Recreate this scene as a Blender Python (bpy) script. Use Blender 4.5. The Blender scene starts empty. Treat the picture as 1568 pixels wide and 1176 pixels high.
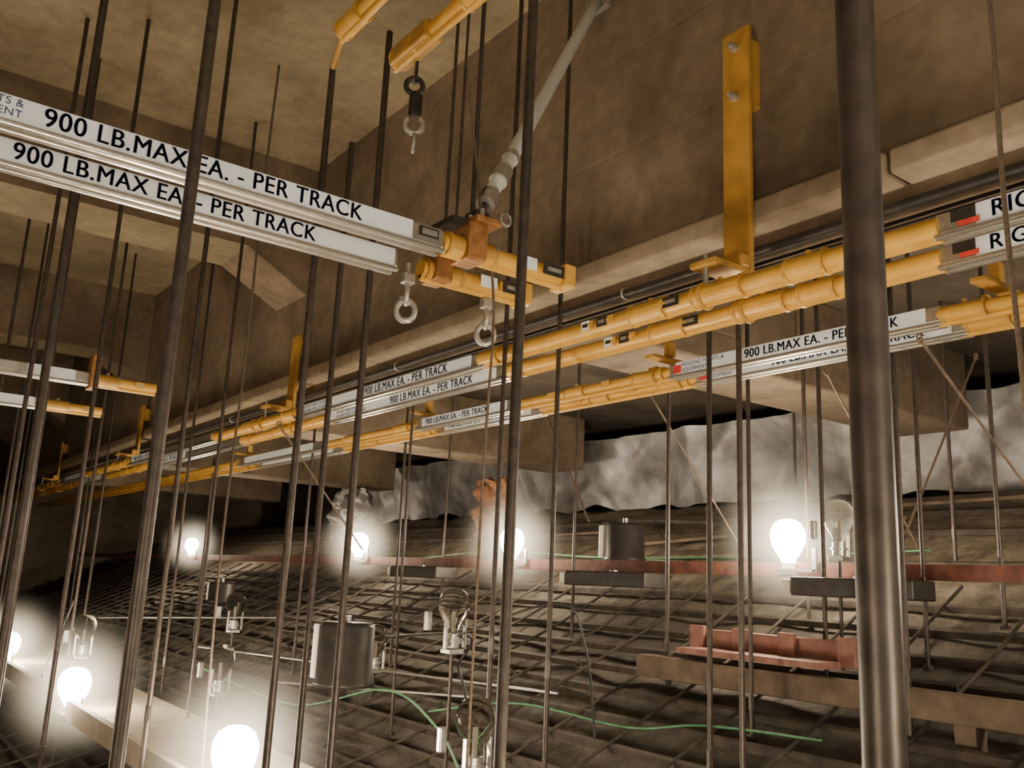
import bpy, bmesh, math, random
from mathutils import Vector, Matrix, noise
random.seed(7)
Z0=2.5
C=bpy.context.collection
def V(x,y,z): return Vector((x,y,z+Z0))

# ------------------------------------------------------------ materials
def nodes(name):
    m=bpy.data.materials.new(name); m.use_nodes=True
    nt=m.node_tree; b=nt.nodes["Principled BSDF"]
    return m,nt,b
def simple(name,col,rough=.5,metal=0,var=.25,scale=20,bump=.1,spec=.5):
    m,nt,b=nodes(name); N=nt.nodes; L=nt.links
    tc=N.new("ShaderNodeTexCoord"); nz=N.new("ShaderNodeTexNoise"); nz.inputs["Scale"].default_value=scale
    nz.inputs["Detail"].default_value=3
    L.new(tc.outputs["Object"],nz.inputs["Vector"])
    cr=N.new("ShaderNodeValToRGB"); cr.color_ramp.elements[0].position=.3; cr.color_ramp.elements[1].position=.7
    cr.color_ramp.elements[0].color=tuple(c*(1-var) for c in col)+(1,)
    cr.color_ramp.elements[1].color=tuple(min(1,c*(1+var)) for c in col)+(1,)
    L.new(nz.outputs["Fac"],cr.inputs["Fac"]); L.new(cr.outputs["Color"],b.inputs["Base Color"])
    b.inputs["Roughness"].default_value=rough; b.inputs["Metallic"].default_value=metal
    b.inputs["Specular IOR Level"].default_value=spec
    if bump:
        bp=N.new("ShaderNodeBump"); bp.inputs["Strength"].default_value=bump; bp.inputs["Distance"].default_value=.01
        L.new(nz.outputs["Fac"],bp.inputs["Height"]); L.new(bp.outputs["Normal"],b.inputs["Normal"])
    return m
def concrete(name,c1,c2,board=(0,0,1),bscale=5.0,bstr=.35,stain=.6):
    m,nt,b=nodes(name); N=nt.nodes; L=nt.links
    tc=N.new("ShaderNodeTexCoord")
    n1=N.new("ShaderNodeTexNoise"); n1.inputs["Scale"].default_value=.9; n1.inputs["Detail"].default_value=6; n1.inputs["Roughness"].default_value=.65
    n2=N.new("ShaderNodeTexNoise"); n2.inputs["Scale"].default_value=14; n2.inputs["Detail"].default_value=5
    n3=N.new("ShaderNodeTexNoise"); n3.inputs["Scale"].default_value=1.7; n3.inputs["Detail"].default_value=6; n3.inputs["Distortion"].default_value=.5
    L.new(tc.outputs["Object"],n3.inputs["Vector"])
    L.new(tc.outputs["Object"],n1.inputs["Vector"]); L.new(tc.outputs["Object"],n2.inputs["Vector"])
    r1=N.new("ShaderNodeValToRGB"); r1.color_ramp.elements[0].position=.35; r1.color_ramp.elements[1].position=.68
    r1.color_ramp.elements[0].color=c1+(1,); r1.color_ramp.elements[1].color=c2+(1,)
    L.new(n1.outputs["Fac"],r1.inputs["Fac"])
    mx=N.new("ShaderNodeMix"); mx.data_type='RGBA'; mx.blend_type='OVERLAY'; mx.inputs[0].default_value=.4
    L.new(r1.outputs["Color"],mx.inputs[6]); L.new(n2.outputs["Fac"],mx.inputs[7])
    r3=N.new("ShaderNodeValToRGB"); r3.color_ramp.elements[0].position=.34; r3.color_ramp.elements[1].position=.58
    r3.color_ramp.elements[0].color=(stain,stain*.97,stain*.92,1); r3.color_ramp.elements[1].color=(1,1,1,1); L.new(n3.outputs["Fac"],r3.inputs["Fac"])
    ms=N.new("ShaderNodeMix"); ms.data_type='RGBA'; ms.blend_type='MULTIPLY'; ms.inputs[0].default_value=1
    L.new(mx.outputs[2],ms.inputs[6]); L.new(r3.outputs["Color"],ms.inputs[7])
    L.new(ms.outputs[2],b.inputs["Base Color"])
    dp=N.new("ShaderNodeVectorMath"); dp.operation='DOT_PRODUCT'; dp.inputs[1].default_value=board
    L.new(tc.outputs["Object"],dp.inputs[0])
    mu=N.new("ShaderNodeMath"); mu.operation='MULTIPLY'; mu.inputs[1].default_value=bscale; L.new(dp.outputs["Value"],mu.inputs[0])
    fr=N.new("ShaderNodeMath"); fr.operation='PINGPONG'; fr.inputs[1].default_value=1; L.new(mu.outputs[0],fr.inputs[0])
    mr=N.new("ShaderNodeMapRange"); mr.inputs["From Min"].default_value=0; mr.inputs["From Max"].default_value=.06; L.new(fr.outputs[0],mr.inputs["Value"])
    ad=N.new("ShaderNodeMath"); ad.operation='MULTIPLY_ADD'; ad.inputs[1].default_value=.6; L.new(mr.outputs[0],ad.inputs[0]); L.new(n2.outputs["Fac"],ad.inputs[2])
    bp=N.new("ShaderNodeBump"); bp.inputs["Strength"].default_value=bstr; bp.inputs["Distance"].default_value=.02
    L.new(ad.outputs[0],bp.inputs["Height"]); L.new(bp.outputs["Normal"],b.inputs["Normal"])
    b.inputs["Roughness"].default_value=.9
    return m
def emis(name,col,st):
    m,nt,b=nodes(name)
    b.inputs["Base Color"].default_value=col+(1,); b.inputs["Emission Color"].default_value=col+(1,); b.inputs["Emission Strength"].default_value=st
    m.cycles.emission_sampling='NONE'
    return m
M={}
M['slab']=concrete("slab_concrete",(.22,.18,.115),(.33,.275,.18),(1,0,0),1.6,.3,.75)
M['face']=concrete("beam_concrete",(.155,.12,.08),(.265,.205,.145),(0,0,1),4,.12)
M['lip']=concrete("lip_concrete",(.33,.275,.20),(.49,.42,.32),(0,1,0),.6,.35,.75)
M['dark']=concrete("dark_concrete",(.06,.047,.035),(.12,.095,.07),(0,1,0),1)  # darker concrete tone for the far ceiling and right wall
M['rod']=simple("dark_steel_rod",(.062,.050,.042),.42,.4,.3,40,.05)
M['alu']=simple("aluminium_rail",(.66,.64,.60),.28,.85,.1,60,.03)
M['yel']=simple("yellow_paint",(.66,.38,.065),.36,.05,.12,12,.03)
M['yeld']=simple("worn_yellow_paint",(.48,.27,.055),.45,.1,.2,12,.06)
M['orn']=simple("rusty_orange_clamp",(.32,.15,.05),.5,.3,.35,30,.2)
M['lab']=simple("label_white",(.80,.87,.96),.35,0,.06,14,0)
M['txt']=simple("label_lettering",(.025,.045,.14),.5,0,.1,30,0)
M['blk']=simple("black_sticker",(.03,.028,.025),.4,0,.3,60,0)
M['red']=simple("red_sticker",(.60,.05,.04),.4,0,.2,40,0)
M['galv']=simple("galvanised_steel",(.50,.50,.48),.35,.7,.2,50,.1)
M['pipe']=simple("grey_conduit",(.60,.63,.62),.45,0,.08,30,0)
M['rb']=simple("red_oxide_steel",(.18,.07,.05),.6,.2,.4,12,.2)
M['rbl']=simple("faded_red_steel",(.24,.11,.085),.6,.1,.3,12,.2)
M['wood']=simple("old_timber",(.12,.088,.062),.8,0,.4,9,.3)
M['bat']=simple("grimy_lath",(.055,.045,.036),.85,0,.5,9,.3)
M['plank']=simple("painted_plank",(.40,.34,.25),.6,0,.2,7,.2)
M['green']=simple("green_wire",(.06,.22,.10),.45,0,.2,20,0)
M['bkwire']=simple("black_cable",(.02,.02,.02),.5,0,.2,20,0)
M['can']=simple("black_can",(.035,.032,.03),.45,.3,.3,15,.05)
M['white']=simple("white_ceramic",(.7,.68,.62),.4,0,.05,15,0)
M['rope']=simple("rope_fibre",(.12,.09,.065),.9,0,.3,80,.4)
M['rust']=simple("rust_cloth",(.26,.12,.06),.9,0,.6,9,.6)
M['bulb']=emis("lit_bulb",(1,.90,.72),60)
m,nt,b=nodes("bulb_glass"); b.inputs["Transmission Weight"].default_value=1; b.inputs["Roughness"].default_value=.03; b.inputs["IOR"].default_value=1.12
b.inputs["Base Color"].default_value=(.95,.93,.88,1); b.inputs["Specular IOR Level"].default_value=.8; M['glass']=m
m,nt,b=nodes("foil_insulation"); N=nt.nodes; L=nt.links
tc=N.new("ShaderNodeTexCoord"); nz=N.new("ShaderNodeTexNoise"); nz.inputs["Scale"].default_value=1.3; nz.inputs["Detail"].default_value=8; nz.inputs["Roughness"].default_value=.65
L.new(tc.outputs["Object"],nz.inputs["Vector"]); cr=N.new("ShaderNodeValToRGB")
cr.color_ramp.elements[0].position=.38; cr.color_ramp.elements[0].color=(.17,.165,.16,1); cr.color_ramp.elements[1].position=.64; cr.color_ramp.elements[1].color=(.50,.51,.53,1)
L.new(nz.outputs["Fac"],cr.inputs["Fac"]); L.new(cr.outputs["Color"],b.inputs["Base Color"])
b.inputs["Metallic"].default_value=.4; b.inputs["Roughness"].default_value=.48
bp=N.new("ShaderNodeBump"); bp.inputs["Strength"].default_value=.35; bp.inputs["Distance"].default_value=.05; L.new(nz.outputs["Fac"],bp.inputs["Height"]); L.new(bp.outputs["Normal"],b.inputs["Normal"]); M['foil']=m
m,nt,b=nodes("plaster_back"); N=nt.nodes; L=nt.links
tc=N.new("ShaderNodeTexCoord"); nz=N.new("ShaderNodeTexNoise"); nz.inputs["Scale"].default_value=5; nz.inputs["Detail"].default_value=8; nz.inputs["Roughness"].default_value=.75
L.new(tc.outputs["Object"],nz.inputs["Vector"]); cr=N.new("ShaderNodeValToRGB")
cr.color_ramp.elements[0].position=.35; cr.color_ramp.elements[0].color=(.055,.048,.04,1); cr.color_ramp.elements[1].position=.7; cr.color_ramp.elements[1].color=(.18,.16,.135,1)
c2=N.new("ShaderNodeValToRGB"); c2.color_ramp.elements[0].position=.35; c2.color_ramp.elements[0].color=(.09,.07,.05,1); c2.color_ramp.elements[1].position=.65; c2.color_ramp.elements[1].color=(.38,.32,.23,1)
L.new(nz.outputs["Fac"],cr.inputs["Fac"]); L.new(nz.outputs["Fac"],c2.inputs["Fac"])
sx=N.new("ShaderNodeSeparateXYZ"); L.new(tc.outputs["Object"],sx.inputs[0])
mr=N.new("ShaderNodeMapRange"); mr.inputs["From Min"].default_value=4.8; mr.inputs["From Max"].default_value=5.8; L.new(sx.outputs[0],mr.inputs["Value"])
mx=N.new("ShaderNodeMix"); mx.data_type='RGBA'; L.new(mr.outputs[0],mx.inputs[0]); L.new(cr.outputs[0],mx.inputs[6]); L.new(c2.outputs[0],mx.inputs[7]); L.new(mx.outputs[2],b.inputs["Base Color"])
b.inputs["Roughness"].default_value=.95
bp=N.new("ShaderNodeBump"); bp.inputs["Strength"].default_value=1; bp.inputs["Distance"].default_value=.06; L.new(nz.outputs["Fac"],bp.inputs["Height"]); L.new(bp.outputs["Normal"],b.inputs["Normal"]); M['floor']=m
m=bpy.data.materials.new("bulb_glare"); m.use_nodes=True; nt=m.node_tree; N=nt.nodes; L=nt.links; N.clear()
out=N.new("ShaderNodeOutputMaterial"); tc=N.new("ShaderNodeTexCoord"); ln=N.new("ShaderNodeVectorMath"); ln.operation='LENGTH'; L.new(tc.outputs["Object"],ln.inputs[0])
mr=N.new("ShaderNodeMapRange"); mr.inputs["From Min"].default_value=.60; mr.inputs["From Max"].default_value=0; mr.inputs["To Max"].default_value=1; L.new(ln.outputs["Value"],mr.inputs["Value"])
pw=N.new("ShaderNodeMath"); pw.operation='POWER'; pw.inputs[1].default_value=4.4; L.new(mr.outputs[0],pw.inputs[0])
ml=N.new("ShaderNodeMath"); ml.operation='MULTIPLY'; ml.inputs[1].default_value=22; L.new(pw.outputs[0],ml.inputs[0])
em=N.new("ShaderNodeEmission"); em.inputs["Color"].default_value=(1,.82,.56,1); L.new(ml.outputs[0],em.inputs["Strength"]); L.new(em.outputs[0],out.inputs["Volume"]); m.cycles.emission_sampling='NONE'; M['glare']=m  # emissive volume fading outward, imitates glare around a lit bulb

# ------------------------------------------------------------ mesh builder
class MB:
    def __init__(s): s.bm=bmesh.new(); s.mats=[]; s.lay=s.bm.faces.layers.int.new("tg"); s.bv=False
    def mi(s,k):
        if k not in s.mats: s.mats.append(k)
        return s.mats.index(k)
    def tag(s,n0,k,smooth):
        i=s.mi(k); s.bm.faces.ensure_lookup_table()
        fs=[f for f in s.bm.faces if f[s.lay]==0] if s.bv else s.bm.faces[n0:]
        for f in fs: f.material_index=i; f.smooth=smooth; f[s.lay]=1
    def box(s,c,size,k,rot=None,bev=0):
        n0=len(s.bm.faces); mat=Matrix.Translation(c)@((rot or Matrix()).to_4x4())@Matrix.Diagonal((*size,1))
        g=bmesh.ops.create_cube(s.bm,size=1,matrix=mat)
        if bev:
            s.bv=True
            es=list({e for v in g['verts'] for e in v.link_edges})
            bmesh.ops.bevel(s.bm,geom=es,offset=bev,segments=2,affect='EDGES',profile=.5)
        s.tag(n0,k,False)
    def cyl(s,p0,p1,r,k,r2=None,seg=16,cap=True):
        n0=len(s.bm.faces); d=p1-p0
        q=d.to_track_quat('Z','Y').to_matrix().to_4x4()
        g=bmesh.ops.create_cone(s.bm,cap_ends=cap,segments=seg,radius1=r,radius2=r if r2 is None else r2,depth=d.length,matrix=Matrix.Translation((p0+p1)/2)@q)
        for f in {f for v in g['verts'] for f in v.link_faces}:
            if len(f.verts)>4:
                for e in f.edges: e.smooth=False
        s.tag(n0,k,True)
    def tube(s,pts,r,k,seg=8,closed=False):
        n0=len(s.bm.faces); rings=[]; n=len(pts)
        for i,p in enumerate(pts):
            a=pts[(i-1)%n] if (closed or i>0) else p; c=pts[(i+1)%n] if (closed or i<n-1) else p
            t=(c-a).normalized(); u=t.orthogonal() if not rings else (u-t*u.dot(t))
            u.normalize(); w=t.cross(u)
            rings.append([s.bm.verts.new(p+(u*math.cos(2*math.pi*j/seg)+w*math.sin(2*math.pi*j/seg))*r) for j in range(seg)])
        for i in range(n if closed else n-1):
            A=rings[i];B=rings[(i+1)%n]
            if closed and i==n-1:
                o=min(range(seg),key=lambda o:(A[0].co-B[o].co).length); B=B[o:]+B[:o]
            for j in range(seg): s.bm.faces.new((A[j],A[(j+1)%seg],B[(j+1)%seg],B[j]))
        if not closed: s.bm.faces.new(rings[0][::-1]); s.bm.faces.new(rings[-1])
        s.tag(n0,k,True)
    def ring(s,c,R,r,k,ax=Vector((0,1,0)),a0=0,a1=360,sz=1):
        u=ax.orthogonal().normalized() if abs(ax.z)>.9 else Vector((0,0,1)); w=ax.cross(u).normalized()
        full=(a1-a0)>=360; n=20
        pts=[c+(u*math.cos(math.radians(a0+(a1-a0)*i/n))*sz+w*math.sin(math.radians(a0+(a1-a0)*i/n)))*R for i in range(n if full else n+1)]
        s.tube(pts,r,k,8,full)
    def lathe(s,c,prof,k,seg=20,ax=Vector((0,0,1))):
        n0=len(s.bm.faces); q=ax.to_track_quat('Z','Y').to_matrix(); rings=[]
        for (r,z) in prof:
            rings.append([s.bm.verts.new(c+q@Vector((max(r,.0004)*math.cos(2*math.pi*j/seg),max(r,.0004)*math.sin(2*math.pi*j/seg),z))) for j in range(seg)])
        for i in range(len(rings)-1):
            for j in range(seg): s.bm.faces.new((rings[i][j],rings[i][(j+1)%seg],rings[i+1][(j+1)%seg],rings[i+1][j]))
        s.tag(n0,k,True)
    def done(s,name,parent=None):
        me=bpy.data.meshes.new(name); bmesh.ops.recalc_face_normals(s.bm,faces=s.bm.faces); s.bm.to_mesh(me); s.bm.free()
        for k in s.mats: me.materials.append(M[k])
        o=bpy.data.objects.new(name,me); C.objects.link(o)
        if parent: o.parent=parent
        return o
def empty(name):
    e=bpy.data.objects.new(name,None); e.empty_display_size=.1; C.objects.link(e); return e
def text(s,loc,rot,size,parent,k='txt',name="lettering",al='LEFT',sx=1,bold=True):
    shift=Vector((.0013,0,0)) if rot[2]==0 else Vector((0,.0013,0))
    for sg in ((-1,0,1) if bold else (0,)):
        t=bpy.data.curves.new(name,"FONT"); t.body=s; t.size=size; t.extrude=.0004; t.align_x=al; t.align_y='CENTER'; t.space_character=1.08
        t.materials.append(M[k]); o=bpy.data.objects.new(name,t); o.location=loc+shift*sg; o.rotation_euler=rot; o.scale=(sx,1,1); C.objects.link(o); o.parent=parent

# ------------------------------------------------------------ shell
SL=3.17
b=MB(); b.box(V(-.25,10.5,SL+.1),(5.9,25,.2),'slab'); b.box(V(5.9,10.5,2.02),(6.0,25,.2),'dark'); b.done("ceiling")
b=MB()
b.box(V(2.85,10.5,(SL+1.48)/2),(.3,25,SL-1.48),'face')
b.done("ceiling_beam_main")
b=MB()
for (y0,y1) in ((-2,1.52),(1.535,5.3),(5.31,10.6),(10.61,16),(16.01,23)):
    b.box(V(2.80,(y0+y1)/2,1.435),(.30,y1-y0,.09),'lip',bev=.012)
b.box(V(2.88,10.5,1.37),(.2,25,.05),'face')
b.done("trim_1")
for i,y in enumerate((6.45,11.0,15.55,20.1)):
    b=MB()
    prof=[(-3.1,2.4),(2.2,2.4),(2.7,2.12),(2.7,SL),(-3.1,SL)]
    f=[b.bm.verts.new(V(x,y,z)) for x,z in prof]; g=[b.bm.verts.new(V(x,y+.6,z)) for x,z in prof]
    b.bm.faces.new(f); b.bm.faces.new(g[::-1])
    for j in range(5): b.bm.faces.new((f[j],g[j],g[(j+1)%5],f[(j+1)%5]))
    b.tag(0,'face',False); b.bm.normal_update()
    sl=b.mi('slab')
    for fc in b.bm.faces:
        if abs(fc.normal.z)>.95: fc.material_index=sl  # paler concrete on the soffit: light from below put into its colour
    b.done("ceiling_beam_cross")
for y in (3.45,8.0,12.5,17):
    b=MB(); b.box(V(5.0,y+.3,1.62),(4.0,.6,.62),'face',bev=.02); b.done("ceiling_joist")
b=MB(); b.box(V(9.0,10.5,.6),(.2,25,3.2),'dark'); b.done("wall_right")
b=MB(); b.box(V(3,22.9,.6),(12.2,.2,5.4),'face'); b.done("wall_back")
b=MB(); b.box(V(-3.1,10.5,.6),(.2,25,5.4),'face'); b.done("wall_left")
P=[(-3,-1.9),(1,-1.6),(3,-1.0),(4.5,-.36),(5.2,.0),(6,.36),(7.5,.87),(9,1.05)]
def fz(x):
    for (a,za),(c,zc) in zip(P,P[1:]):
        if x<=c: return za+(zc-za)*(x-a)/(c-a)
    return P[-1][1]
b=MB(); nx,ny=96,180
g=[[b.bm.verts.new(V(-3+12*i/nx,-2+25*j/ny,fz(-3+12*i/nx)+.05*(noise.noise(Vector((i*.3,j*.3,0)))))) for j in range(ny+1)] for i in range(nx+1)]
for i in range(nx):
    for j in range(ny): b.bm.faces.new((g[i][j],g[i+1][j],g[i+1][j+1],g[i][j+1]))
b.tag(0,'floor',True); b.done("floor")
b=MB()
x=-1.0
while x<7.1:
    z=fz(x)+.05; sl=math.atan((fz(x+.05)-fz(x-.05))/.1)
    y=-1.0
    while y<22:
        L_=random.uniform(2.2,3.6)
        L_=min(L_,22.5-y)
        b.box(V(x+random.uniform(-.015,.015),y+L_/2,z+random.uniform(0,.015)),(.03,L_-.03,.04),'bat',rot=Matrix.Rotation(-sl,3,'Y')@Matrix.Rotation(random.uniform(-.006,.006),3,'Z'))
        y+=L_
    x+=.24 if x<5 else .55
y=-.5
while y<20:
    pts=[V(x_,y+random.uniform(-.02,.02),fz(x_)+.08) for x_ in (-1,1,3,4.5,5.2)]
    for a,c in zip(pts,pts[1:]): b.cyl(a,c,.010,'bat',seg=6)
    y+=.45
for (x,y,l,a) in ((6.2,7.0,1.6,.1),(6.6,6.3,1.4,-.15),(5.9,5.6,1.2,.25),(6.4,4.4,1.5,.05),(6.9,3.6,1.3,.1),(5.4,6.6,1.2,-.1),(5.6,4.9,1.1,.1)):
    b.box(V(x,y,fz(x)+.10),(.16,l,.025),'wood',rot=Matrix.Rotation(-.36,3,'Y')@Matrix.Rotation(a,3,'Z'))
b.done("lath_grid")

b=MB(); ny=260; nz_=16
def foil(y,t):
    top=1.72+.05*noise.noise(Vector((y*1.3,0,3))); bot=.90+.09*noise.noise(Vector((y*2.1,5,3)))
    z=bot+(top-bot)*t
    x=7.55+.13*math.sin(y*2.6+1.2*math.sin(y))*(.4+.6*(1-t))+.16*abs(noise.noise(Vector((y*1.7+z,z*1.2,0))))+.05*abs(noise.noise(Vector((y*4-z*2,z*2,2))))-.28*t
    return V(x,y,z)
g=[[b.bm.verts.new(foil(1.2+14*j/ny,i/nz_)) for i in range(nz_+1)] for j in range(ny+1)]
for j in range(ny):
    for i in range(nz_): b.bm.faces.new((g[j][i],g[j+1][i],g[j+1][i+1],g[j][i+1]))
b.tag(0,'foil',True); b.done("foil_insulation_blanket")

# ------------------------------------------------------------ rails
def rail(par,axis,fixed,a,c,z,texts=(),labels=()):
    b=MB()
    def P3(s,off,zz): return V(s,fixed+off,zz) if axis=='x' else V(fixed+off,s,zz)
    def bx(s0,s1,off,zz,w,h,k,bev=0):
        sz=(abs(s1-s0),w,h) if axis=='x' else (w,abs(s1-s0),h)
        b.box(P3((s0+s1)/2,off,zz),sz,k,bev=bev)
    bx(a,c,0,z+.004,.046,.066,'alu',.008)
    bx(a,c,-.022,z-.036,.02,.014,'alu',.004); bx(a,c,.022,z-.036,.02,.014,'alu',.004)
    for (s0,s1,k) in labels:
        bx(s0,s1,-.0245,z+.004,.002,.062,k)
    b.done("rail",par)
def yellow(par,axis,fixed,a,c,z,sleeves=(),stick=(),r=.036):
    b=MB()
    def P3(s,off=0,zz=0): return V(s,fixed+off,z+zz) if axis=='x' else V(fixed+off,s,z+zz)
    b.cyl(P3(a),P3(c),r,'yel',seg=24)
    b.cyl(P3(a,0,-.034),P3(c,0,-.034),.012,'yeld',seg=8)
    for (s0,s1) in sleeves:
        b.cyl(P3(s0),P3(s1),r+.007,'yel',seg=24)
        for e in (s0,s1): b.cyl(P3(e-.006),P3(e+.006),r+.010,'yeld',seg=24)
        b.cyl(P3((s0+s1)/2,0,r),P3((s0+s1)/2,0,r+.02),.010,'galv',seg=6)
    for (s,w,k) in stick:
        sz=(w,.003,.034) if axis=='x' else (.003,w,.034)
        b.box(P3(s,-r-.010),sz,k)
        sz=(w*.5,.004,.012) if axis=='x' else (.004,w*.5,.012)
        b.box(P3(s,-r-.0115),sz,'galv' if k=='blk' else 'blk')
    b.done("coupler",par)
RX=(math.radians(90),0,0); RY=(math.radians(90),0,math.radians(-90))
T="900 LB.MAX EA. - PER TRACK"
par=empty("hoist_track_cross")
rail(par,'x',2.35,-2.2,1.42,1.05,labels=((-1.6,1.30,'lab'),))
rail(par,'x',2.61,-2.2,1.40,1.05,labels=((-1.6,1.385,'lab'),))
for fy,x0 in ((2.35,.255),(2.61,.225)):
    text(T,V(x0,fy-.0262,1.054),RX,.070,par,sx=.895)
    text("FOR RIGGING POINTS &\nSUSPENDED EQUIPMENT",V(x0-.045,fy-.0262,1.056),RX,.028,par,al='RIGHT',bold=False)
yellow(par,'x',2.35,1.42,1.93,1.05,sleeves=((1.44,1.62),),stick=((1.74,.07,'lab'),(1.85,.09,'blk')),r=.033)
yellow(par,'x',2.61,1.50,1.94,1.05,sleeves=((1.52,1.66),),stick=((1.76,.06,'lab'),(1.86,.09,'blk')),r=.033)
b=MB()
b.box(V(1.36,2.324,1.06),(.07,.004,.03),'blk'); b.box(V(1.36,2.321,1.06),(.055,.003,.018),'galv')
b.box(V(1.53,2.35,1.07),(.075,.11,.13),'orn',bev=.008); b.box(V(1.57,2.61,1.07),(.07,.11,.12),'orn',bev=.008)
b.box(V(1.56,2.48,1.145),(.10,.40,.022),'orn',bev=.004); b.box(V(1.46,2.48,1.13),(.05,.34,.02),'can')
for yy in (2.33,2.40,2.58,2.64): b.cyl(V(1.56,yy,1.13),V(1.56,yy,1.20),.009,'galv',seg=6)
b.box(V(1.93,2.35,1.05),(.05,.095,.085),'yel',bev=.008); b.box(V(1.945,2.61,1.05),(.04,.095,.085),'yel',bev=.008)
for (x,y) in ((1.74,2.35),(1.76,2.61)): b.box(V(x,y-.050,1.05),(.07,.004,.042),'lab'); b.box(V(x+.11,y-.050,1.05),(.09,.004,.042),'blk'); b.box(V(x+.11,y-.053,1.05),(.06,.003,.014),'galv')
b.done("end_clamp",par)
def shackle(name,p,R=.032,k='galv',ax=Vector((.5,.86,0))):
    b=MB(); b.cyl(p+Vector((0,0,.05)),p+Vector((0,0,.17)),.010,k,seg=8)
    b.box(p+Vector((0,0,.115)),(.045,.035,.04),k,bev=.006)
    b.ring(p+Vector((0,0,.055)),.024,.009,k,ax=Vector((.86,-.5,0)),sz=1.3)
    b.ring(p+Vector((0,0,0)),R,.0105,k,ax=ax,sz=1.15)
    b.cyl(p+Vector((-.026,-.015,.035)),p+Vector((.026,.015,.035)),.010,k,seg=8)
    return b.done(name)
shackle("shackle_ring",V(1.46,2.62,.89)); shackle("shackle_ring",V(1.79,2.61,.87))

par=empty("hoist_track_long")
for fx,d in ((2.43,0),(2.67,.12)):
    rail(par,'y',fx,-1.5,1.25+d,1.05,labels=((-1.4,1.13+d,'lab'),))
    rail(par,'y',fx,3.5+d,5.75,1.05,labels=((3.62+d,5.7,'lab'),))
    rail(par,'y',fx,7.35,10.05,1.05,labels=((8.9,9.9,'lab'),))
    rail(par,'y',fx,11.95,13.65,1.05,labels=((12.3,13.2,'lab'),))
    yellow(par,'y',fx,1.24+d,3.55+d,1.05,sleeves=((1.62+d,1.76+d),(1.95,2.17),(2.32+d,2.5+d),(3.40+d,3.54+d)),stick=((2.28+d,.07,'blk'),(2.72+d,.05,'lab'),(2.60+d,.05,'blk')))
    yellow(par,'y',fx,5.7,7.4,1.05,sleeves=((5.75,5.95),(6.5,6.7),(7.2,7.38)))
    yellow(par,'y',fx,10,12,1.05,sleeves=((10.1,10.3),(11,11.3)))
    yellow(par,'y',fx,13.6,21.5,1.05,sleeves=((14,14.3),(16,16.3)))
    text(T,V(fx-.0262,4.74+d,1.054),RY,.068,par,sx=.96)
    text("DO NOT HANG ON LINESETS\nRIGGING POINTS & EQUIPMENT",V(fx-.0262,5.6,1.054),RY,.028,par,bold=False)
    text("RIGGING POINTS & EQUIPMENT",V(fx-.0262,1.09+d,1.054),RY,.068,par)
    text(T,V(fx-.0262,9.8,1.054),RY,.06,par,sx=.8)
    b=MB(); b.box(V(fx-.0275,1.165+d,1.064),(.002,.07,.034),'blk'); b.box(V(fx-.0275,1.15+d,1.038),(.002,.06,.016),'red')
    for (s,w,k) in ((2.26,.08,'blk'),(2.64,.06,'blk'),(2.74,.05,'lab')): b.box(V(fx-.0475,s+d,1.05),(.003,w,.040),k); b.box(V(fx-.050,s+d,1.05),(.003,w*.6,.014),'galv' if k=='blk' else 'blk')
    b.done("warning_sticker",par)
par=empty("hoist_track_long")
for fx in (3.23,3.42):
    rail(par,'y',fx,-1.5,1.30,1.05,labels=((-1.4,1.2,'lab'),))
    rail(par,'y',fx,1.66,3.05,1.05,labels=((1.72,3.0,'lab'),))
    rail(par,'y',fx,4.3,5.5,1.05,labels=((4.4,5.4,'lab'),))
    rail(par,'y',fx,7.0,9.0,1.05,labels=((7.2,8.8,'lab'),))
    yellow(par,'y',fx,1.28,1.68,1.05,sleeves=((1.5,1.66),),r=.026)
    yellow(par,'y',fx,3.04,4.32,1.05,sleeves=((3.1,3.3),(3.7,3.85)),stick=((3.5,.06,'blk'),(3.95,.08,'lab')),r=.026)
    yellow(par,'y',fx,5.48,7.02,1.05,sleeves=((5.6,5.8),(6.4,6.6)),r=.026)
    yellow(par,'y',fx,8.98,20,1.05,sleeves=((9.2,9.5),(11,11.3)),r=.026)
    text("RIGGING POINTS &\nEQUIPMENT",V(fx-.0262,2.96,1.054),RY,.028,par,bold=False)
    text(T,V(fx-.0262,2.58,1.054),RY,.058,par,sx=.93)
    text(T,V(fx-.0262,5.35,1.054),RY,.058,par,sx=.93)
    b=MB(); b.box(V(fx-.0265,2.99,1.05),(.002,.05,.04),'red'); b.done("warning_sticker",par)
par=empty("hoist_track_cross")
rail(par,'x',5.67,-2.5,1.12,1.05,labels=((-2,.55,'lab'),(.75,1.0,'lab')))
text(T,V(-.45,5.644,1.054),RX,.066,par,sx=.94)
yellow(par,'x',5.67,1.1,1.46,1.05,sleeves=((1.12,1.24),),stick=((1.36,.05,'blk'),),r=.03)
b=MB(); b.box(V(1.10,5.67,1.09),(.05,.12,.2),'orn',bev=.006); b.done("end_clamp",par)
par=empty("hoist_track_cross")
rail(par,'x',6.87,-2.5,1.05,1.05,labels=((-2,.98,'lab'),))
text(T,V(-.25,6.844,1.054),RX,.066,par,sx=.94)
yellow(par,'x',6.87,1.03,1.42,1.05,sleeves=((1.06,1.2),),stick=((1.32,.05,'blk'),),r=.03)
par=empty("hoist_track_upper")
ZU=1.86
for fx,e in ((1.16,2.68),(1.40,2.72)):
    yellow(par,'y',fx,.6,e,ZU,sleeves=((e-.16,e-.02),(e-.62,e-.48)),r=.030)
b=MB(); b.box(V(1.40,2.58,ZU),(.075,.26,.07),'yeld',bev=.01); b.box(V(1.28,2.3,ZU+.06),(.36,.08,.03),'yeld',bev=.004)
b.cyl(V(1.16,2.68,ZU-.02),V(1.19,2.80,ZU-.07),.011,'yeld',seg=8)
b.done("end_stop",par)
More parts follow.
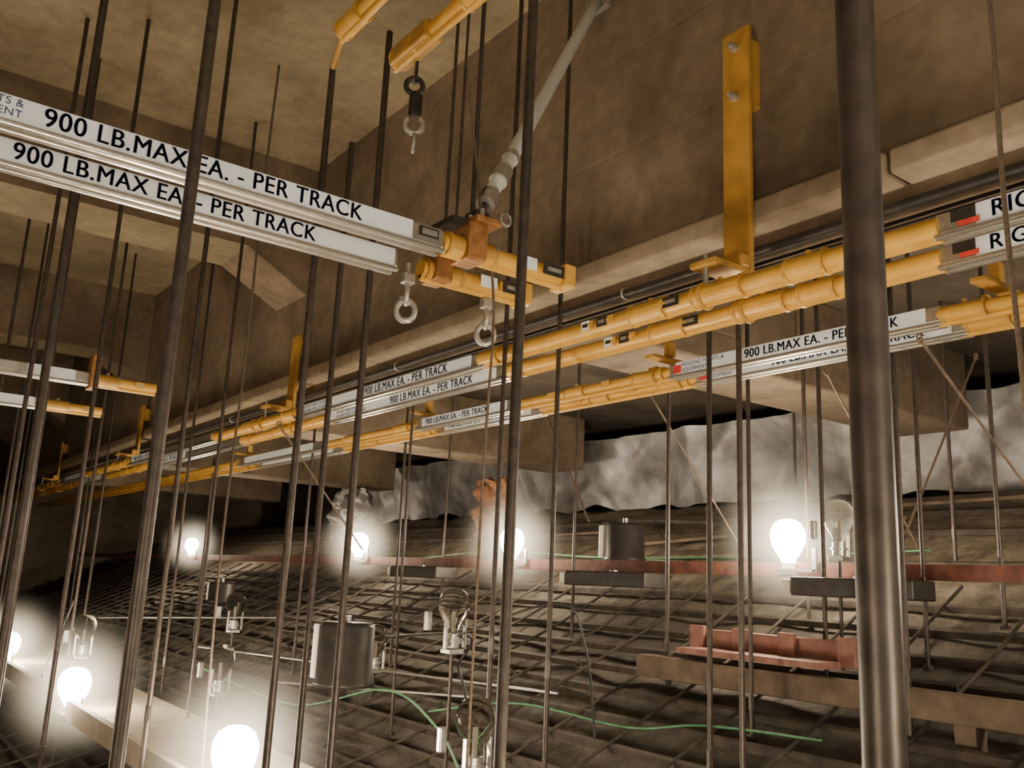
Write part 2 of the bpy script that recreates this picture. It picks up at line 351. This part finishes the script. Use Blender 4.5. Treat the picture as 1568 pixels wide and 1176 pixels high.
def hookset(name,p):
    b=MB(); b.cyl(p,p+Vector((0,0,-.10)),.010,'galv',seg=8)
    b.ring(p+Vector((0,0,-.11)),.03,.010,'can',ax=Vector((.5,.86,0)))
    b.box(p+Vector((.01,0,-.18)),(.045,.035,.09),'can',bev=.01)
    b.ring(p+Vector((.01,0,-.26)),.032,.011,'galv',ax=Vector((.5,.86,0)),a0=30,a1=320)
    b.ring(p+Vector((.015,0,-.33)),.024,.009,'galv',ax=Vector((.86,-.5,0)),sz=1.3)
    return b.done(name)
hookset("hoist_hook",V(1.43,2.62,ZU-.02))

par=empty("diagonal_brace_pipe")
b=MB(); p0=V(1.60,2.42,1.20); p1=V(2.66,3.03,2.88); d=(p1-p0).normalized()
b.cyl(p0,p0+d*.24,.013,'can'); b.cyl(p0+d*.10,p0+d*.17,.036,'can'); b.cyl(p0+d*.26,p0+d*.34,.035,'galv'); b.cyl(p0+d*.42,p0+d*.45,.032,'galv')
b.box(p0,(.06,.07,.05),'can',bev=.008); b.ring(p0+d*.1+Vector((.09,0,-.03)),.022,.007,'galv')
b.box(p1,(.03,.16,.16),'galv',bev=.004)
b.done("clamp",par)
b=MB(); n_=12; b.tube([p0+d*(.2+1.82*i/n_) for i in range(n_+1)],.027,'pipe',18); b.done("pipe",par)
def bracket(y,top=2.22,w=.13,nm="beam_bracket"):
    b=MB(); b.box(V(2.62,y,(top+1.17)/2),(.026,w,top-1.17),'yeld',bev=.006)
    b.box(V(2.665,y,top-.19),(.07,w*.8,.30),'yeld',bev=.006) if top>2 else b.box(V(2.665,y,top-.1),(.07,w*.8,.14),'yeld',bev=.006)
    b.box(V(2.55,y,1.175),(.28,w*.95,.026),'yeld',bev=.005)
    b.box(V(2.585,y,1.215),(.06,w*.95,.06),'yeld',bev=.012)
    for zz in (top-.08,top-.30):
        if top>2: b.cyl(V(2.585,y,zz),V(2.61,y,zz),.019,'galv',seg=6); b.cyl(V(2.565,y,zz),V(2.59,y,zz),.009,'galv',seg=8)
    for xx in (2.43,2.67): b.cyl(V(xx,y,1.08),V(xx,y,1.21),.010,'galv',seg=8); b.ring(V(xx,y,1.05),.046,.008,'yeld')
    return b.done(nm)
bracket(2.13); bracket(6.35,1.75); bracket(10.6,1.75); bracket(15,1.75)
def hanger3(y):
    b=MB(); b.box(V(3.32,y,1.14),(.30,.06,.02),'yeld',bev=.004)
    for xx in (3.23,3.42): b.ring(V(xx,y,1.05),.040,.007,'yeld')
    b.cyl(V(3.32,y,1.14),V(3.32,y,1.92),.011,'rod'); b.box(V(3.32,y,1.2),(.05,.04,.08),'yeld',bev=.006)
    b.done("track_hanger")
for y in (1.5,3.15,5.5,9): hanger3(y)
b=MB(); b.cyl(V(2.76,-1.5,1.315),V(2.76,22,1.315),.020,'can'); b.cyl(V(2.86,-1.5,1.30),V(2.86,22,1.30),.014,'pipe')
for y in (0.5,2.9,5,8,11): b.ring(V(2.76,y,1.315),.024,.006,'galv')
b.done("conduit_run")

# ------------------------------------------------------------ rods
def rod(x,y,r=.0125,z1=SL,z0=None,name="hanging_rod",k='rod'):
    z0=fz(x)+.02 if z0 is None else z0
    b=MB(); b.cyl(V(x,y,z0),V(x,y,z1),r,k,seg=14)
    b.cyl(V(x,y,z0),V(x,y,z0+.02),r*2.4,k,seg=6)
    if .009<r<.015:
        zc=z0+random.uniform(.05,.2)*(z1-z0); b.cyl(V(x,y,zc),V(x,y,zc+.07),r*1.25,k,seg=6)
    b.done(name)
def TZ(x,y):
    if x>2.7: return 1.92 if not any(a<=y<=a+.6 for a in (3.45,8,12.5,17)) else 1.31
    return 2.4 if any(a<=y<=a+.6 for a in (6.45,11,15.55,20.1)) else SL
R=[(.44,2.95,.0125),(.46,1.72,.0125),(1.24,2.92,.0125,1.86),(1.42,2.83,.0125,2.05),(1.19,1.60,.0125),(.62,.38,.0155),
(2.86,2.33,.012,1.34),(3.69,2.95,.011),(3.07,2.67,.012),(2.58,3.15,.011),(2.38,3.30,.011),(3.01,5.20,.009),
(.74,5.45,.0125),(.9,5.87,.0125),(1.03,5.22,.012),(1.30,4.45,.012),(4.26,2.92,.012),(3.86,2.24,.0125),(4.02,3.82,.012),
(1.52,3.30,.012,1.8),(2.0,6.0,.011),(1.5,7.2,.011),(2.3,7.6,.011),(1.2,9.2,.012),(.9,8.0,.012),(2.1,9.6,.012),
(3.3,7.4,.011),(3.6,6.3,.011),(4.3,5.0,.011),(4.6,7.2,.011),(4.8,3.4,.012),(4.5,2.5,.012),(4.9,2.3,.012),(5.6,2.9,.012),(5.8,4.2,.011),(3.3,10,.011),(4.2,9.4,.011),(5.5,2.2,.012),(.35,10.5,.012),(1.7,12,.012),(.8,13,.012),(2.55,12.5,.012),(4.4,12.6,.012)]
for t in R:
    x,y,r=t[:3]; z1=t[3] if len(t)>3 else TZ(x,y)
    if r==.0155: rod(x,y,r,z1,name="hanging_pipe")
    else: rod(x,y,r,z1)
for (x,y,r,z0,z1) in ((1.50,2.46,.006,1.16,SL),(1.58,2.42,.008,1.16,SL),(1.53,2.44,.005,1.16,SL)):
    rod(x,y,r,z1-.01,z0,name="suspension_cable")
def rope(pts,r=.006,name="slack_rope",k='rope',n=10):
    P_=[]
    for i in range(len(pts)-1):
        p0=pts[max(i-1,0)];p1=pts[i];p2=pts[i+1];p3=pts[min(i+2,len(pts)-1)]
        for j in range(n):
            t=j/n; P_.append(.5*((2*p1)+(p2-p0)*t+(2*p0-5*p1+4*p2-p3)*t*t+(3*p1-p0-3*p2+p3)*t**3))
    P_.append(pts[-1]); b=MB(); b.tube(P_,r,k,6); return b.done(name)
rope([V(2.18,1.00,3.15),V(2.16,.98,2.0),V(2.15,.94,1.5),V(2.17,.95,.97),V(2.15,.93,.2),V(2.1,.95,-1.15)],.0065)
rope([V(1.50,4.24,2.6),V(1.49,4.24,1.86),V(1.5,4.26,1.0),V(1.48,4.24,0),V(1.5,4.2,-1.3)],.006)
rope([V(1.53,2.44,1.8),V(1.60,2.40,1.25),V(1.66,2.38,.9),V(1.68,2.42,.3),V(1.66,2.4,-1.2)],.005)
for a,c in (((4.6,3.1,1.3),(5.6,3.1,.25)),((3.3,1.8,1.0),(5.6,2.2,.25)),((4.2,4.2,1.3),(4.9,4.0,.3)),((4.4,5.5,1.3),(3.9,4.4,.4)),((5.2,2.5,1.4),(4.5,2.6,.3)),((2.4,6.0,1.0),(3.6,6.9,.2)),((5.9,2.3,1.5),(6.6,2.9,.55))):
    b=MB(); b.cyl(V(*a),V(*c),.0065,'wood',seg=8); b.ring(V(*a),.018,.004,'wood'); b.done("brace_wire")

# ------------------------------------------------------------ lamp beam + timber
b=MB()
b.box(V(4.5,10,.135),(.012,24,.07),'rb'); b.box(V(4.53,10,.17),(.07,24,.010),'rb'); b.box(V(4.53,10,.10),(.07,24,.010),'rb')
b.done("steel_channel_beam")
b=MB(); b.box(V(1.74,7.5,-.96),(.70,13,.05),'plank',bev=.006); b.box(V(1.40,7.5,-.92),(.04,13,.12),'plank',bev=.004)
b.box(V(2.08,7.5,-1.01),(.04,13,.10),'wood'); b.done("catwalk_plank")
b=MB()
b.box(V(4.10,3.1,-.27),(.08,1.15,.10),'rbl',bev=.006); b.box(V(3.98,3.12,-.33),(.30,.9,.03),'rbl')
for y in (2.65,3.0,3.3,3.6): b.box(V(4.04,y,-.27),(.03,.10,.14),'rbl',bev=.004)
b.done("red_steel_bracket")
b=MB(); b.box(V(3.9,2.6,-.44),(.10,2.6,.12),'wood',bev=.006); b.box(V(3.7,1.5,-.50),(.5,.10,.10),'wood',bev=.006); b.box(V(3.9,2.0,-.60),(.09,.09,.34),'wood'); b.done("timber_joist")

def bulbprof(R):
    return [(0,1.15*R),(.45*R,1.07*R),(.78*R,.85*R),(.97*R,.45*R),(R,.1*R),(.93*R,-.35*R),(.72*R,-.78*R),(.48*R,-1.15*R),(.33*R,-1.5*R),(.30*R,-1.75*R)]
def lamp(p,base,power=60,R_=.10,glow=True):
    par=empty("work_or_fill_lamp"); par.location=p
    b=MB(); o=Vector((0,0,0)); b.lathe(o,bulbprof(R_),'bulb',24); b.done("bulb",par)
    b=MB(); s0=-1.4*R_
    b.cyl(Vector((0,0,s0)),Vector((0,0,s0-.06)),.038,'white',r2=.034)
    zb=base-p.z
    if zb<s0-.06: b.cyl(Vector((0,0,s0-.06)),Vector((0,0,zb)),.012,'galv',seg=8)
    b.box(Vector((0,0,min(zb,s0-.06)+.01)),(.11,.10,.04),'galv',bev=.004)
    b.box(Vector((.02,-.16,s0+.02)),(.012,.03,.13),'galv'); b.box(Vector((.02,-.10,s0-.04)),(.012,.14,.012),'galv')
    b.done("socket_base",par)
    if glow:
        b=MB(); bmesh.ops.create_icosphere(b.bm,subdivisions=3,radius=.60); b.tag(0,'glare',True); b.done("bulb_glare",par)  # added glow sphere standing in for the bulb's glare
    l=bpy.data.lights.new("lamp_light",'POINT'); l.energy=power; l.color=(1,.79,.54); l.shadow_soft_size=.14
    lo=bpy.data.objects.new("lamp_light",l); C.objects.link(lo); lo.parent=par; lo.location=(0,0,.0)
    return par
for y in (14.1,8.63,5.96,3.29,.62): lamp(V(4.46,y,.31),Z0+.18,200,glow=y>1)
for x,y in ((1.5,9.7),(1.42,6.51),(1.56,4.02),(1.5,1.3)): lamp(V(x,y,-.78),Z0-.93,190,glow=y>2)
for (x,y,z,e) in ((-1.6,5.2,-.9,190),(-1.5,.2,-.3,170),(.6,-1.3,-.2,220)): lamp(V(x,y,z),Z0+z-.3,e,glow=False)  # unseen lamps added as fill for the labels and ambient light

def fixture(p,face=1,R_=.085,drop=True):
    b=MB(); b.lathe(p,bulbprof(R_),'glass',24); b.cyl(p+Vector((0,0,-.02)),p+Vector((0,0,-.13)),.010,'white',seg=10)
    s=p+Vector((0,0,-1.6*R_)); b.cyl(s,s+Vector((0,0,-.07)),.036,'galv'); b.cyl(s+Vector((0,0,-.03)),s+Vector((0,0,-.04)),.046,'galv')
    b.box(s+Vector((0,0,-.09)),(.09,.09,.025),'galv',bev=.004)
    for sg in (-1,1): b.box(s+Vector((sg*.06,-.02,.0)),(.008,.025,.15),'galv')
    b.box(s+Vector((-.11*face,.08,.06)),(.035,.03,.10),'galv',bev=.006)
    b.cyl(s+Vector((0,0,-.1)),Vector((p.x,p.y,fz(p.x)+Z0)),.010,'rod',seg=8)
    b.done("unlit_lamp")
for t in ((1.72,7.8,-.5),(2.25,6.2,-.60),(2.9,7.8,-.30),(2.72,4.12,-.15),(2.25,3.2,-.57),(4.42,2.93,.42),(3.3,6.0,-.45)): fixture(V(*t))

def can(p,r=.14,h=.26):
    b=MB(); b.lathe(p,[(0,h),(r*.9,h),(r,h-.02),(r,.02),(r*1.08,.01),(r*1.08,-.01),(0,-.01)],'can',28)
    b.box(p+Vector((-r*.7,r*1.0,h*.5)),(.03,.05,h*.9),'white',bev=.006); b.cyl(p+Vector((0,0,h)),p+Vector((0,0,h+.04)),.02,'galv'); b.done("downlight_can")
can(V(4.66,4.85,.185)); can(V(2.5,4.9,-.62),.16,.34); can(V(3.4,9.6,-.35),.13,.2)
for (y,l) in ((7.1,.8),(4.6,.8),(2.75,.7)):
    b=MB(); b.box(V(4.32,y,.04),(.22,l,.10),'can',bev=.01); b.box(V(4.24,y+l/2+.03,.04),(.05,.05,.07),'white',bev=.006)
    b.cyl(V(4.32,y,.09),V(4.32,y,.10),.03,'galv'); b.done("ballast_box")
def scrap(name,c,w,h,k,seed):
    b=MB(); n=14; g=[[b.bm.verts.new(c+Vector((.2*noise.noise(Vector((i*.5,j*.4,seed))),(i/n-.5)*w*(1-.4*abs(j/n-.5))+.05*noise.noise(Vector((j*.6,seed,0))),(j/n-.5)*h*(1+.2*noise.noise(Vector((i*.4,seed,9))))+.06*noise.noise(Vector((i*.7,seed,3)))))) for j in range(n+1)] for i in range(n+1)]
    for i in range(n):
        for j in range(n): b.bm.faces.new((g[i][j],g[i+1][j],g[i+1][j+1],g[i][j+1]))
    b.tag(0,k,True); o=b.done(name); return o
scrap("rusty_cloth_scrap",V(6.4,9.0,.82),.75,.75,'rust',1); scrap("torn_foil_flap",V(6.2,12.4,.85),1.3,.75,'foil',4)

def cable(pts,k,r=.008,name="green_cable"): rope([V(x,y,z) for x,y,z in pts],r,name,k)
cable([(4.9,9.5,.10),(4.8,7.5,.18),(4.75,6.2,.16),(5.0,5.0,.2),(4.9,4.0,.16),(5.2,2.6,.2)],'green',.006)
cable([(5.2,9.0,.16),(5.0,7.0,.26),(5.1,5.6,.22),(5.3,4.4,.24),(5.5,3.0,.3)],'green',.006)
cable([(2.3,6.9,-.7),(2.5,5.6,-.82),(2.6,4.6,-.62),(2.5,3.9,-.7),(2.25,3.3,-.78)],'green',.006)
cable([(2.9,4.6,-.75),(3.0,3.9,-.62),(3.2,3.3,-.66),(3.3,2.9,-.6),(3.6,2.5,-.62)],'green',.006)
cable([(3.4,6.5,-.5),(2.9,4.3,-.3),(2.75,4.1,-.45),(2.6,3.8,-.55),(2.2,3.2,-.75)],'bkwire',.007,"black_cable")
cable([(2.72,4.1,-.3),(3.0,3.6,-.1),(3.1,3.5,-.3),(3.0,3.3,-.7)],'bkwire',.006,"black_cable")
b=MB()
for a,c in (((2.2,6.6,-.55),(3.1,3.7,-.55)),((1.9,8.2,-.45),(3.2,7.6,-.4)),((2.3,5.4,-.66),(2.9,4.2,-.62)),((1.2,6.4,-.7),(1.9,9.2,-.35))):
    b.cyl(V(*a),V(*c),.007,'galv',seg=10)
b.done("lamp_conduit")

# ------------------------------------------------------------ world, camera
w=bpy.data.worlds.new("world"); bpy.context.scene.world=w; w.use_nodes=True
w.node_tree.nodes["Background"].inputs[0].default_value=(.95,.82,.62,1); w.node_tree.nodes["Background"].inputs[1].default_value=.55
p=math.radians(12.3);ro=math.radians(2.6);ya=math.radians(36.35)
fw=Vector((math.sin(ya)*math.cos(p),math.cos(ya)*math.cos(p),math.sin(p)))
r=Vector((math.cos(ya),-math.sin(ya),0));up=r.cross(fw)
cx=r*math.cos(ro)+up*math.sin(ro);cy=up*math.cos(ro)-r*math.sin(ro)
cam=bpy.data.cameras.new("camera"); cam.sensor_width=36; cam.lens=1690/1920*36; cam.clip_start=.05
co=bpy.data.objects.new("camera",cam); C.objects.link(co)
mt=Matrix((cx,cy,-fw)).transposed().to_4x4(); mt.translation=Vector((0,0,Z0)); co.matrix_world=mt
bpy.context.scene.camera=co
